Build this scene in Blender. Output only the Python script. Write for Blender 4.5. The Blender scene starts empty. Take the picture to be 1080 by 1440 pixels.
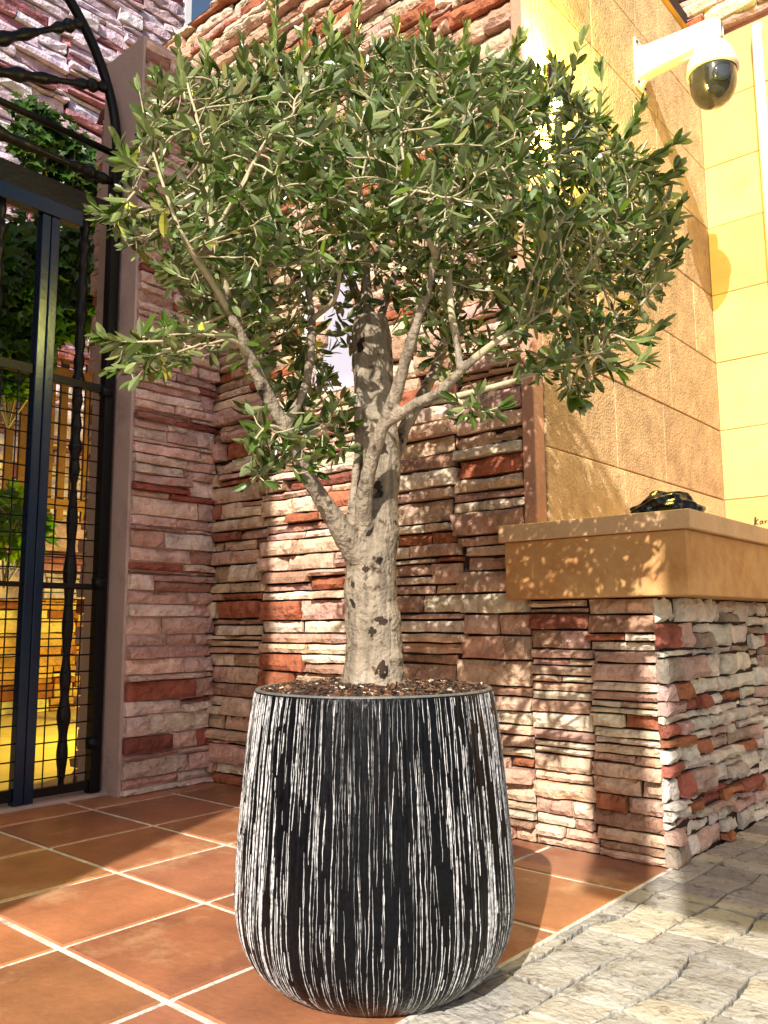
import bpy, math, random
import numpy as np
from mathutils import Vector, Matrix, noise as mnoise
random.seed(7); RNG = np.random.default_rng(7)
S = 0.67                      # drawing unit (eye height of the camera) in metres
col = bpy.context.scene.collection
sc = bpy.context.scene

# ------------------------------------------------------------------ camera
F = 1171.3; PITCH = math.radians(7.571); ROLL = math.radians(-0.348); YAW = math.radians(40.84)
fw = np.array([-math.sin(YAW)*math.cos(PITCH), math.cos(YAW)*math.cos(PITCH), math.sin(PITCH)])
rt0 = np.array([math.cos(YAW), math.sin(YAW), 0.]); up0 = np.cross(rt0, fw)
rt = math.cos(ROLL)*rt0 + math.sin(ROLL)*up0; up = -math.sin(ROLL)*rt0 + math.cos(ROLL)*up0
cd = bpy.data.cameras.new('camera'); cam = bpy.data.objects.new('camera', cd); col.objects.link(cam)
cd.sensor_fit = 'VERTICAL'; cd.sensor_height = 36; cd.lens = F/1440*36; cd.clip_end = 500; cd.clip_start = 0.02
M = Matrix(((rt[0], up[0], -fw[0], 0), (rt[1], up[1], -fw[1], 0), (rt[2], up[2], -fw[2], S), (0, 0, 0, 1)))
cam.matrix_world = M; sc.camera = cam

def ray(x, y): return (x-540)*rt - (y-720)*up + F*fw
def atY(x, y, Y): d = ray(x, y); p = d*(Y/d[1]); return np.array([p[0], p[1], p[2]+1])
def atX(x, y, X): d = ray(x, y); p = d*(X/d[0]); return np.array([p[0], p[1], p[2]+1])
FH = np.array([-math.sin(YAW), math.cos(YAW), 0.]); RH = rt0
D0 = 2.56
def atD(x, y, dd=0.): d = ray(x, y); p = d*((D0+dd)/(d@FH)); return np.array([p[0], p[1], p[2]+1])

# ------------------------------------------------------------------ helpers
def tag(o, label=None, cat=None, group=None, kind=None):
    if label: o['label'] = label
    if cat: o['category'] = cat
    if group: o['group'] = group
    if kind: o['kind'] = kind
    return o
def empty(name, loc, label, cat, group=None):
    o = bpy.data.objects.new(name, None); col.objects.link(o)
    o.location = (loc[0]*S, loc[1]*S, loc[2]*S); o.empty_display_size = .1
    return tag(o, label, cat, group)
def rootloc(o):
    v = Vector((0, 0, 0))
    while o is not None: v += o.location; o = o.parent
    return v
class MB:
    def __init__(s): s.v = []; s.f = []; s.c = []; s.n = 0; s.uv = None
    def add(s, verts, faces, color=None):
        b = s.n; s.v.extend([tuple(map(float, p)) for p in verts]); s.n += len(verts)
        s.f.extend([tuple(b+i for i in f) for f in faces])
        s.c.extend([color or (1, 1, 1)]*len(verts)); return b
    def box(s, lo, hi, color=None):
        x0, y0, z0 = lo; x1, y1, z1 = hi
        s.add([(x0,y0,z0),(x1,y0,z0),(x1,y1,z0),(x0,y1,z0),(x0,y0,z1),(x1,y0,z1),(x1,y1,z1),(x0,y1,z1)],
              [(0,3,2,1),(4,5,6,7),(0,1,5,4),(1,2,6,5),(2,3,7,6),(3,0,4,7)], color)
    def tube(s, pts, rad, n=8, color=None, cap=True):
        pts = [np.array(p, float) for p in pts]; m = len(pts)
        if not hasattr(rad, '__len__'): rad = [rad]*m
        t0 = pts[1]-pts[0]; t0 /= np.linalg.norm(t0)+1e-9
        a = np.array([0, 0, 1.]) if abs(t0[2]) < .9 else np.array([1., 0, 0])
        a = np.cross(t0, a); a /= np.linalg.norm(a); V = []
        for i in range(m):
            t = pts[min(i+1, m-1)]-pts[max(i-1, 0)]; t /= np.linalg.norm(t)+1e-9
            a = a - t*(a@t); a /= np.linalg.norm(a)+1e-9; b = np.cross(t, a)
            for k in range(n):
                w = 2*math.pi*k/n; V.append(pts[i]+rad[i]*(math.cos(w)*a+math.sin(w)*b))
        Fc = [(i*n+k, i*n+(k+1) % n, (i+1)*n+(k+1) % n, (i+1)*n+k) for i in range(m-1) for k in range(n)]
        if cap: Fc += [tuple(range(n))[::-1], tuple((m-1)*n+k for k in range(n))]
        s.add(V, Fc, color)
    def build(s, name, mat, parent=None, smooth=False, bevel=0, segs=2):
        L = rootloc(parent) if parent else Vector((0, 0, 0))
        V = np.array(s.v)*S - np.array(L)
        me = bpy.data.meshes.new(name); me.from_pydata(V.tolist(), [], s.f); me.update()
        a = me.color_attributes.new('col', 'FLOAT_COLOR', 'POINT')
        c = np.ones((len(s.c), 4)); c[:, :3] = np.array(s.c); a.data.foreach_set('color', c.ravel())
        me.materials.append(mat)
        if smooth: me.polygons.foreach_set('use_smooth', [True]*len(me.polygons))
        o = bpy.data.objects.new(name, me); col.objects.link(o)
        if parent: o.parent = parent
        if bevel:
            b = o.modifiers.new('bevel', 'BEVEL'); b.width = bevel*S; b.segments = segs; b.limit_method = 'ANGLE'
        return o
def lin(r, g, b): return tuple(((c/255)/12.92 if c/255 <= .04045 else ((c/255+.055)/1.055)**2.4) for c in (r, g, b))
def sm(pts, k=6):
    P = [np.array(p, float) for p in pts]; P = [2*P[0]-P[1]]+P+[2*P[-1]-P[-2]]; out = []
    for i in range(1, len(P)-2):
        for j in range(k):
            t = j/k; a, b, c, d = P[i-1:i+3]
            out.append(.5*((2*b)+(-a+c)*t+(2*a-5*b+4*c-d)*t*t+(-a+3*b-3*c+d)*t**3))
    out.append(P[-2]); return out

# ------------------------------------------------------------------ materials
def mat(name, color=(.5, .5, .5), rough=.7, metal=0, attr=False, var=.25, nscale=6., bump=.2, bscale=60., bump2=0., b2scale=12., spec=.5,
        stain=None, stain_scale=3., stain_lo=.5, stain_hi=.7, emission=None):
    m = bpy.data.materials.new(name); m.use_nodes = True; nt = m.node_tree; N = nt.nodes; Lk = nt.links
    p = N['Principled BSDF']; p.inputs['Roughness'].default_value = rough; p.inputs['Metallic'].default_value = metal
    p.inputs['Specular IOR Level'].default_value = spec
    tc = N.new('ShaderNodeTexCoord')
    if attr: src = N.new('ShaderNodeAttribute'); src.attribute_name = 'col'; cs = src.outputs['Color']
    else: src = N.new('ShaderNodeRGB'); src.outputs[0].default_value = (*color, 1); cs = src.outputs[0]
    n1 = N.new('ShaderNodeTexNoise'); n1.inputs['Scale'].default_value = nscale; n1.inputs['Detail'].default_value = 8; n1.inputs['Roughness'].default_value = .65
    Lk.new(tc.outputs['Object'], n1.inputs['Vector'])
    mr = N.new('ShaderNodeMapRange'); mr.inputs['From Min'].default_value = .3; mr.inputs['From Max'].default_value = .7
    mr.inputs['To Min'].default_value = 1-var; mr.inputs['To Max'].default_value = 1+var; Lk.new(n1.outputs['Fac'], mr.inputs['Value'])
    mx = N.new('ShaderNodeVectorMath'); mx.operation = 'SCALE'; Lk.new(cs, mx.inputs[0]); Lk.new(mr.outputs[0], mx.inputs['Scale']); out = mx.outputs[0]
    if stain:
        n3 = N.new('ShaderNodeTexNoise'); n3.inputs['Scale'].default_value = stain_scale; n3.inputs['Detail'].default_value = 10; n3.inputs['Roughness'].default_value = .7
        Lk.new(tc.outputs['Object'], n3.inputs['Vector'])
        r3 = N.new('ShaderNodeMapRange'); r3.inputs['From Min'].default_value = stain_lo; r3.inputs['From Max'].default_value = stain_hi; Lk.new(n3.outputs['Fac'], r3.inputs['Value'])
        mm = N.new('ShaderNodeMix'); mm.data_type = 'RGBA'; Lk.new(r3.outputs[0], mm.inputs['Factor']); Lk.new(out, mm.inputs['A']); mm.inputs['B'].default_value = (*stain, 1); out = mm.outputs['Result']
    Lk.new(out, p.inputs['Base Color'])
    if bump:
        n2 = N.new('ShaderNodeTexNoise'); n2.inputs['Scale'].default_value = bscale; n2.inputs['Detail'].default_value = 6; Lk.new(tc.outputs['Object'], n2.inputs['Vector'])
        b = N.new('ShaderNodeBump'); b.inputs['Strength'].default_value = bump; b.inputs['Distance'].default_value = .01; Lk.new(n2.outputs['Fac'], b.inputs['Height'])
        if bump2:
            n4 = N.new('ShaderNodeTexNoise'); n4.inputs['Scale'].default_value = b2scale; n4.inputs['Detail'].default_value = 8; Lk.new(tc.outputs['Object'], n4.inputs['Vector'])
            b2 = N.new('ShaderNodeBump'); b2.inputs['Strength'].default_value = bump2; b2.inputs['Distance'].default_value = .02; Lk.new(n4.outputs['Fac'], b2.inputs['Height']); Lk.new(b.outputs[0], b2.inputs['Normal']); Lk.new(b2.outputs[0], p.inputs['Normal'])
        else: Lk.new(b.outputs[0], p.inputs['Normal'])
    if emission: p.inputs['Emission Color'].default_value = (*emission[0], 1); p.inputs['Emission Strength'].default_value = emission[1]
    return m
M_stone = mat('ledgestone', attr=True, rough=.85, var=.36, nscale=13, bump=.9, bscale=75, bump2=1., b2scale=20, spec=.25)
M_gap = mat('stone_backing', lin(48, 32, 28), rough=.95)
M_block = mat('sandstone_rough', attr=True, rough=.9, var=.26, nscale=11, stain=lin(150, 116, 84), stain_scale=5, stain_lo=.56, stain_hi=.85, bump=1.0, bscale=95, bump2=.35, b2scale=30, spec=.2)
M_smooth = mat('sandstone_smooth', attr=True, rough=.8, var=.16, nscale=4, stain=lin(206, 160, 100), stain_scale=3.5, stain_lo=.55, stain_hi=.9, bump=.2, bscale=80, spec=.3)
M_conc = mat('painted_render', lin(196, 172, 165), rough=.85, var=.08, nscale=3, bump=.25, bscale=90, bump2=.15, b2scale=9, stain=lin(150, 128, 126), stain_scale=3.2, stain_lo=.52, stain_hi=.75)
M_trim = mat('corner_trim_stone', lin(196, 150, 125), rough=.85, var=.12, bump=.3, bscale=80)
M_iron = mat('black_iron', (.012, .012, .014), rough=.42, metal=.6, var=.3, bump=.25, bscale=70)
M_blue = mat('gloss_steel_sky_tint', (.012, .03, .075), rough=.22, metal=.3, var=.2, bump=.05, bscale=40)  # dark steel with the sky's blue reflection put into its base colour
M_tile = mat('terracotta_tile', attr=True, rough=.38, var=.32, nscale=4.5, bump=.15, bscale=60, bump2=.15, b2scale=5, spec=.5, stain=lin(216, 176, 138), stain_scale=4.0, stain_lo=.54, stain_hi=.8)
M_grout = mat('white_grout', lin(226, 220, 210), rough=.9, var=.3, nscale=12, bump=.6, bscale=60, stain=lin(140, 116, 92), stain_scale=10, stain_lo=.55, stain_hi=.68)
M_pave = mat('paving_stone', attr=True, rough=.9, var=.2, nscale=7, bump=.7, bscale=70, bump2=.7, b2scale=11, spec=.25, stain=lin(104, 96, 90), stain_scale=22, stain_lo=.54, stain_hi=.66)
M_ground = mat('earth_joint', lin(86, 78, 72), rough=.95, var=.3, nscale=8, bump=.6, bscale=60)
M_yard = mat('yard_slab', lin(228, 196, 110), rough=.7, var=.15, nscale=4, bump=.2)  # yellow base carries part of the lantern glow on the floor
M_soil = mat('bark_mulch', attr=True, rough=.9, var=.4, nscale=40, bump=.6, bscale=90)
M_white = mat('white_paint', lin(226, 226, 235), rough=.5, var=.05, bump=.05)
M_shut = mat('shaded_white_paint', lin(176, 176, 196), rough=.6, var=.06, bump=.1)  # white paint with the shade on it mixed into the base
M_cctv = mat('white_plastic', lin(205, 203, 200), rough=.35, var=.05, nscale=3, bump=.03, stain=lin(150, 130, 90), stain_scale=14, stain_lo=.66, stain_hi=.74)
M_bag = mat('black_plastic', (.005, .005, .006), rough=.25, var=.3, bump=.3, bscale=25, bump2=.35, b2scale=18)
M_twig = mat('olive_twig_bark', lin(186, 174, 142), rough=.75, var=.25, nscale=25, bump=.3, bscale=120)
M_wood = mat('slatted_wood', lin(104, 66, 38), rough=.7, var=.3, nscale=10, bump=.3)
M_ink = mat('black_marker_ink', (.02, .02, .02), rough=.6, bump=0)
M_yellowpipe = mat('yellow_cable', lin(225, 170, 40), rough=.5, bump=0)
M_canvas = mat('shadow_screen_canvas', lin(215, 200, 175), rough=.9, bump=.2)  # cloth of the added shade screen
M_lamp = mat('lamp_glass', lin(255, 240, 200), rough=.3, bump=0, emission=((1., .82, .45), 14.))

def leaf_mat(name, top, back, transl=.25, rough=.38):
    m = bpy.data.materials.new(name); m.use_nodes = True; nt = m.node_tree; N = nt.nodes; Lk = nt.links
    p = N['Principled BSDF']; p.inputs['Roughness'].default_value = rough; p.inputs['Specular IOR Level'].default_value = .55
    g = N.new('ShaderNodeNewGeometry'); at = N.new('ShaderNodeAttribute'); at.attribute_name = 'col'
    mx = N.new('ShaderNodeMix'); mx.data_type = 'RGBA'; Lk.new(g.outputs['Backfacing'], mx.inputs['Factor'])
    mx.inputs['A'].default_value = (*top, 1); mx.inputs['B'].default_value = (*back, 1)
    mu = N.new('ShaderNodeMix'); mu.data_type = 'RGBA'; mu.blend_type = 'MULTIPLY'; mu.inputs['Factor'].default_value = 1
    Lk.new(mx.outputs['Result'], mu.inputs['A']); Lk.new(at.outputs['Color'], mu.inputs['B']); Lk.new(mu.outputs['Result'], p.inputs['Base Color'])
    t = N.new('ShaderNodeBsdfTranslucent'); Lk.new(mu.outputs['Result'], t.inputs['Color'])
    ms = N.new('ShaderNodeMixShader'); ms.inputs[0].default_value = transl
    Lk.new(p.outputs[0], ms.inputs[1]); Lk.new(t.outputs[0], ms.inputs[2]); Lk.new(ms.outputs[0], N['Material Output'].inputs['Surface'])
    return m
M_leaf = leaf_mat('olive_leaf', (.058, .108, .012), (.21, .26, .11), .26, .28)
M_vine = leaf_mat('vine_leaf', (.10, .22, .02), (.16, .26, .05), .4)

def bark():
    m = mat('olive_bark', lin(156, 143, 126), rough=.9, var=.3, nscale=16, bump=.6, bscale=130, bump2=.3, b2scale=36, spec=.2)
    nt = m.node_tree; N = nt.nodes; Lk = nt.links; p = N['Principled BSDF']; old = p.inputs['Base Color'].links[0].from_socket
    tc = N.new('ShaderNodeTexCoord'); out = old
    for sc_, lo, hi, c in ((9, .58, .74, lin(138, 118, 98)), (48, .58, .68, lin(96, 78, 62)), (22, .64, .70, lin(46, 34, 28)), (6, .56, .75, lin(206, 198, 184))):
        n = N.new('ShaderNodeTexNoise'); n.inputs['Scale'].default_value = sc_; n.inputs['Detail'].default_value = 5; Lk.new(tc.outputs['Object'], n.inputs['Vector'])
        r = N.new('ShaderNodeMapRange'); r.inputs['From Min'].default_value = lo; r.inputs['From Max'].default_value = hi; Lk.new(n.outputs['Fac'], r.inputs['Value'])
        x = N.new('ShaderNodeMix'); x.data_type = 'RGBA'; Lk.new(r.outputs[0], x.inputs['Factor']); Lk.new(out, x.inputs['A']); x.inputs['B'].default_value = (*c, 1); out = x.outputs['Result']
    mp = N.new('ShaderNodeMapping'); mp.inputs['Scale'].default_value = (1, 1, .16); Lk.new(tc.outputs['Object'], mp.inputs[0])
    n = N.new('ShaderNodeTexNoise'); n.inputs['Scale'].default_value = 70; n.inputs['Detail'].default_value = 7; n.inputs['Distortion'].default_value = .6; Lk.new(mp.outputs[0], n.inputs['Vector'])
    r = N.new('ShaderNodeMapRange'); r.inputs['From Min'].default_value = .36; r.inputs['From Max'].default_value = .56; r.inputs['To Min'].default_value = .62; Lk.new(n.outputs['Fac'], r.inputs['Value'])
    v = N.new('ShaderNodeVectorMath'); v.operation = 'SCALE'; Lk.new(out, v.inputs[0]); Lk.new(r.outputs[0], v.inputs['Scale']); out = v.outputs[0]
    b = N.new('ShaderNodeBump'); b.inputs['Strength'].default_value = .7; b.inputs['Distance'].default_value = .006; Lk.new(n.outputs['Fac'], b.inputs['Height']); Lk.new(p.inputs['Normal'].links[0].from_socket, b.inputs['Normal']); Lk.new(b.outputs[0], p.inputs['Normal'])
    Lk.new(out, p.inputs['Base Color']); return m
M_bark = bark()
M_knot = mat('dark_knot', lin(52, 38, 30), rough=.95, var=.7, nscale=60, bump=1.0, bscale=60)

def pot_mat():
    m = bpy.data.materials.new('ribbed_black_and_white'); m.use_nodes = True; nt = m.node_tree; N = nt.nodes; Lk = nt.links
    p = N['Principled BSDF']; p.inputs['Roughness'].default_value = .3; p.inputs['Specular IOR Level'].default_value = .18
    at = N.new('ShaderNodeAttribute'); at.attribute_name = 'col'
    tc = N.new('ShaderNodeTexCoord'); mp = N.new('ShaderNodeMapping'); mp.inputs['Scale'].default_value = (1, 1, .05)
    n1 = N.new('ShaderNodeTexNoise'); n1.inputs['Scale'].default_value = 170; n1.inputs['Detail'].default_value = 3
    Lk.new(tc.outputs['Object'], mp.inputs[0]); Lk.new(mp.outputs[0], n1.inputs['Vector'])
    n2 = N.new('ShaderNodeTexNoise'); n2.inputs['Scale'].default_value = 120; n2.inputs['Detail'].default_value = 5; Lk.new(tc.outputs['Object'], n2.inputs['Vector'])
    r = N.new('ShaderNodeMapRange'); r.inputs['From Min'].default_value = .32; r.inputs['From Max'].default_value = .55; r.inputs['To Min'].default_value = .25; r.inputs['To Max'].default_value = 1.; Lk.new(n2.outputs['Fac'], r.inputs['Value'])
    vm = N.new('ShaderNodeVectorMath'); vm.operation = 'SCALE'; Lk.new(at.outputs['Color'], vm.inputs[0]); Lk.new(r.outputs[0], vm.inputs['Scale']); Lk.new(vm.outputs[0], p.inputs['Base Color'])
    bp = N.new('ShaderNodeBump'); bp.inputs['Strength'].default_value = .8; bp.inputs['Distance'].default_value = .004; Lk.new(n1.outputs['Fac'], bp.inputs['Height']); Lk.new(bp.outputs[0], p.inputs['Normal'])
    return m
M_pot = pot_mat()

def dome_mat():
    m = bpy.data.materials.new('smoked_dome'); m.use_nodes = True; p = m.node_tree.nodes['Principled BSDF']
    p.inputs['Base Color'].default_value = (.02, .02, .018, 1); p.inputs['Roughness'].default_value = .08; p.inputs['Coat Weight'].default_value = 1
    return m
M_dome = dome_mat()

# ------------------------------------------------------------------ stone cladding
PAL = {'warm': [(lin(214,184,158), 34), (lin(230,210,186), 24), (lin(200,164,140), 20), (lin(170,104,76), 9), (lin(140,88,72), 3), (lin(206,168,152), 16), (lin(168,134,112), 7)],
       'pink': [(lin(216,186,174), 34), (lin(202,168,160), 22), (lin(222,202,192), 20), (lin(160,92,78), 9), (lin(136,80,72), 3), (lin(186,150,140), 12), (lin(158,116,104), 4)],
       'cold': [(lin(222,216,206), 38), (lin(204,196,186), 22), (lin(160,96,84), 9), (lin(176,116,84), 6), (lin(196,166,156), 14), (lin(164,150,136), 9)],
       'far':  [(lin(206,184,200), 32), (lin(222,208,224), 30), (lin(174,122,132), 15), (lin(150,92,98), 6), (lin(192,160,170), 16)],
       'yard': [(lin(225,180,95), 30), (lin(205,150,80), 20), (lin(170,100,55), 12), (lin(235,205,130), 16)]}  # last palette: stones coloured with the courtyard lamp's yellow glow
def pick(pal, rnd):
    P = PAL[pal]; t = rnd.random()*sum(w for _, w in P)
    for c, w in P:
        t -= w
        if t <= 0: break
    k = rnd.uniform(.86, 1.12); return tuple(min(.8, q*k*rnd.uniform(.96, 1.04)) for q in c)
def stone(mb, org, u, v, n, a0, a1, b0, b1, h, color, rnd, res, rough, wob):
    a, b = a1-a0, b1-b0
    nu = max(2, min(int(a/res)+1, 16)); nv = max(2, min(int(b/res)+1, 6)); V = []; idx = {}
    sd = rnd.uniform(0, 900); tu, tv = rnd.uniform(-.5, .5)*h, rnd.uniform(-.2, .7)*h*.7
    facet = rnd.uniform(.2, .8); fh = rnd.uniform(-.5, .5)*h
    for i in range(nu+1):
        for j in range(nv+1):
            s, t = i/nu, j/nv
            wa = wob*mnoise.noise((sd, t*b*9, 3.)) ; wb = wob*mnoise.noise((sd+7, (a0+s*a)*7, 5.+j))
            pa = a0+s*a+wa*(1 if 0 < i < nu else .7); pb = b0+t*b+wb
            d = h + tu*(s-.5) + tv*(.5-t) + rough*mnoise.noise((pa*14+sd, pb*22, sd)) + rough*.6*mnoise.noise((pa*40+sd, pb*60, sd))
            if s > facet: d += fh*(s-facet)
            if i in (0, nu) or j in (0, nv): d -= .012+.008*abs(mnoise.noise((pa*20, pb*20, sd)))
            idx[i, j] = len(V); V.append(org+u*pa+v*pb+n*d)
    Fc = [(idx[i, j], idx[i+1, j], idx[i+1, j+1], idx[i, j+1]) for i in range(nu) for j in range(nv)]
    per = [(i, 0) for i in range(nu)]+[(nu, j) for j in range(nv)]+[(i, nv) for i in range(nu, 0, -1)]+[(0, j) for j in range(nv, 0, -1)]
    base = len(V)
    for i, j in per: V.append(org+u*(a0+i/nu*a)+v*(b0+j/nv*b)-n*.01)
    m = len(per)
    for k in range(m): Fc.append((idx[per[(k+1) % m]], idx[per[k]], base+k, base+(k+1) % m))
    mb.add(V, Fc, color)
def cladding(mb, org, u, v, n, W, H, pal, seed, b_start=0., hr=(.045, .125), lr=(.16, .62), dr=(.012, .06), res=.032, rough=.016, wob=.007, panel=(.7, 1.1), gap=.005, skip=None):
    """split-face stones on the rectangle W x H; u,v,n right-handed (n outward)"""
    rnd = random.Random(seed); org, u, v, n = [np.array(q, float) for q in (org, u, v, n)]
    if abs(np.dot(np.cross(u, v), n)-1) > .01: flip = True
    else: flip = False
    a = 0.; start = len(mb.f)
    while a < W-.01:
        pw = rnd.uniform(*panel)
        if W-(a+pw) < .25: pw = W-a
        b = b_start
        while b < H-.005:
            h = rnd.uniform(*hr)
            if rnd.random() < .25: h *= .55
            if H-(b+h) < .03: h = H-b
            sh0 = 0 if a < .01 else .08*mnoise.noise((b*7, a*3, seed*1.)); sh1 = 0 if a+pw > W-.02 else .08*mnoise.noise((b*7, (a+pw)*3, seed*1.))
            x = a+sh0; xe = a+pw+sh1
            while x < xe-.005:
                l = rnd.uniform(*lr)
                if xe-(x+l) < .09: l = xe-x
                if h > .085 and rnd.random() < .22: cuts = [(b, b+h*rnd.uniform(.35, .65))]; cuts.append((cuts[0][1], b+h))
                else: cuts = [(b, b+h)]
                for (c0, c1) in cuts:
                    if skip and skip(x+l/2, (c0+c1)/2): continue
                    stone(mb, org, u, v, n, x+gap, x+l-gap, c0+gap, c1-gap, rnd.uniform(*dr), pick(pal, rnd), rnd, res, rough, wob)
                x += l
            b += h
        a += pw
    if flip:
        for i in range(start, len(mb.f)): mb.f[i] = mb.f[i][::-1]
X_, Y_, Z_ = (1, 0, 0), (0, 1, 0), (0, 0, 1)

# ------------------------------------------------------------------ ground
mb = MB(); mb.add([(-60, -60, -.03), (60, -60, -.03), (60, 60, -.03), (-60, 60, -.03)], [(0, 1, 2, 3)])
mb.build('ground', M_ground); tag(bpy.data.objects['ground'], kind='structure')
mb = MB(); mb.box((-4.62, -3.4, -.025), (-1.452, 3.47, -.006)); o = mb.build('tile_bedding', M_grout); tag(o, kind='structure')
mb = MB(); rnd = random.Random(3)
xs = [-4.30-.573*0, -3.727, -3.154, -2.575, -2.005, -1.452]; xs = [-4.60]+xs
ys = [1.42-.555*k for k in range(8, 0, -1)]+[1.42, 1.975, 2.53, 3.07, 3.46]
gw = .012
for i in range(len(xs)-1):
    for j in range(len(ys)-1):
        k = rnd.uniform(.78, 1.22); c = lin(170, 114, 80); c = (c[0]*k, c[1]*k*rnd.uniform(.93, 1.07), c[2]*k*rnd.uniform(.9, 1.2))
        x0, x1, y0, y1 = xs[i]+gw, xs[i+1]-(gw if i < len(xs)-2 else .004), ys[j]+gw, ys[j+1]-gw
        dz = rnd.uniform(-.0015, .0015); bv = .006
        mb.add([(x0,y0,-.02),(x1,y0,-.02),(x1,y1,-.02),(x0,y1,-.02),(x0,y0,-bv+dz),(x1,y0,-bv+dz),(x1,y1,-bv+dz),(x0,y1,-bv+dz),
                (x0+bv,y0+bv,dz),(x1-bv,y0+bv,dz),(x1-bv,y1-bv,dz),(x0+bv,y1-bv,dz)],
               [(8,9,10,11),(4,5,9,8),(5,6,10,9),(6,7,11,10),(7,4,8,11),(0,1,5,4),(1,2,6,5),(2,3,7,6),(3,0,4,7)], c)
tag(mb.build('terrace_tiles', M_tile), kind='structure')
mb = MB(); mb.box((-1.450, -3.4, -.025), (-1.436, 3.46, .004)); tag(mb.build('terrace_edge_strip', M_grout, bevel=.002), kind='structure')
# threshold under the gate
mb = MB(); mb.box((-5.0, -.2, -.02), (-4.602, 2.9, .012)); tag(mb.build('gate_threshold', M_conc, bevel=.004), kind='structure')
# courtyard floor
mb = MB(); mb.box((-9.55, -3, -.02), (-5.0, 12, -.004)); tag(mb.build('courtyard_floor', M_yard), kind='structure')
# irregular paving slabs: one sheet of worn stones
def paving():
    mb = MB(); rnd = random.Random(11); th = math.radians(-4); nx, ny = 38, 58; cx, cy = .182, .162
    ca, sa = math.cos(th), math.sin(th)
    def corner(i, j):
        r2 = random.Random(i*131+j*977+5); x = i*cx+r2.uniform(-.028, .028); y = j*cy+r2.uniform(-.024, .024)
        return np.array([-2.35+x*ca-y*sa, -3.3+x*sa+y*ca])
    def clip(poly, f):                # keep f(p) >= 0
        out = []
        for k in range(len(poly)):
            p, q = poly[k], poly[(k+1) % len(poly)]; fp, fq = f(p), f(q)
            if fp >= 0: out.append(p)
            if fp*fq < 0: out.append(p+(q-p)*fp/(fp-fq))
        return out
    for j in range(ny):
        for i in range(nx):
            P = [corner(i, j), corner(i+1, j), corner(i+1, j+1), corner(i, j+1)]
            c = sum(P)/4; P = [c+(p-c)*(1-.006/.10) for p in P]
            P = clip(P, lambda p: p[0]+1.432)
            if len(P) < 3: continue
            c = sum(P)/len(P); col_ = rnd.choice([lin(182, 178, 168), lin(170, 168, 162), lin(190, 184, 168), lin(160, 157, 152), lin(176, 173, 166)])
            k = rnd.uniform(.85, 1.1); col_ = tuple(q*k for q in col_); z = rnd.uniform(-.004, .002); tx, ty = rnd.uniform(-.02, .02), rnd.uniform(-.02, .02)
            # dense ring fan with noisy outline
            ring = []
            for a in range(len(P)):
                p, q = P[a], P[(a+1) % len(P)]; L_ = np.linalg.norm(q-p); m = max(2, int(L_/.025))
                for t in range(m): ring.append(p+(q-p)*t/m)
            V = []; R = len(ring); sd = rnd.uniform(0, 99)
            for lv, (sc_, dz) in enumerate([(1., -.03), (1., -.004), (.98, 0), (.8, .001), (.5, .001), (.22, .001)]):
                for p in ring:
                    w = p+.007*np.array([mnoise.noise((p[0]*22, p[1]*22, sd)), mnoise.noise((p[0]*22, p[1]*22, sd+5))])
                    x, y = c+(w-c)*sc_; zz = z+dz+tx*(x-c[0])+ty*(y-c[1])
                    if lv > 1: zz += .004*mnoise.noise((x*14, y*14, sd))+.002*mnoise.noise((x*45, y*45, sd))
                    V.append((x, y, zz))
            Fc = [(l*R+k_, l*R+(k_+1) % R, (l+1)*R+(k_+1) % R, (l+1)*R+k_) for l in range(5) for k_ in range(R)]
            Fc.append(tuple(5*R+k_ for k_ in range(R)))
            mb.add(V, Fc, col_)
    return mb
tag(paving().build('paving', M_pave), kind='structure')

# ------------------------------------------------------------------ main building: stone front, side wall, trims
A = 3.46; XR = -1.995
b0 = empty('stone_house', (-3.3, 3.7, 0), 'house of split rust and tan stone behind the tree, with rough sandstone side wall', 'building')
WX0, WX1, WZ0, WZ1 = -3.62, -3.06, 2.352, 3.2
mb = MB()
mb.box((-5.6, A+.004, -.03), (WX0, 5.9, 5.58)); mb.box((WX1, A+.004, -.03), (XR-.03, 5.95, 5.58))
mb.box((WX0, A+.004, -.03), (WX1, 5.9, WZ0)); mb.box((WX0, A+.004, WZ1), (WX1, 5.9, 5.58)); mb.box((WX0, A+.13, WZ0), (WX1, 5.9, WZ1))
mb.build('wall_core', M_gap, b0)
mb = MB(); sk = lambda a, b: WX0+5.6 < a < WX1+5.6 and WZ0 < b < WZ1
cladding(mb, (-5.6, A, 0), X_, Z_, (0, -1, 0), 5.6-2.07, 5.56, 'warm', 21, skip=sk, b_start=.0, hr=(.045, .125), lr=(.18, .65), dr=(.01, .075), gap=.006)
mb.build('stone_cladding', M_stone, b0)
mb = MB(); mb.box((WX0+.02, A+.02, WZ0+.02), (WX1-.02, A+.06, WZ1-.02))
w = mb.build('window_shutter', M_shut, b0)
mb = MB()
for lo, hi in (((WX0, A-.05, WZ0), (WX0+.05, A+.07, WZ1)), ((WX1-.05, A-.05, WZ0), (WX1, A+.07, WZ1)), ((WX0+.051, A-.05, WZ0), (WX1-.051, A+.07, WZ0+.03)), ((WX0+.051, A-.05, WZ1-.05), (WX1-.051, A+.07, WZ1))): mb.box(lo, hi)
mb.build('frame', M_white, w, bevel=.004)
mb = MB(); mb.box((-2.068, A-.045, 1.45), (XR-.004, A+.05, 5.36)); mb.build('corner_trim', M_trim, b0, bevel=.006)
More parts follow.
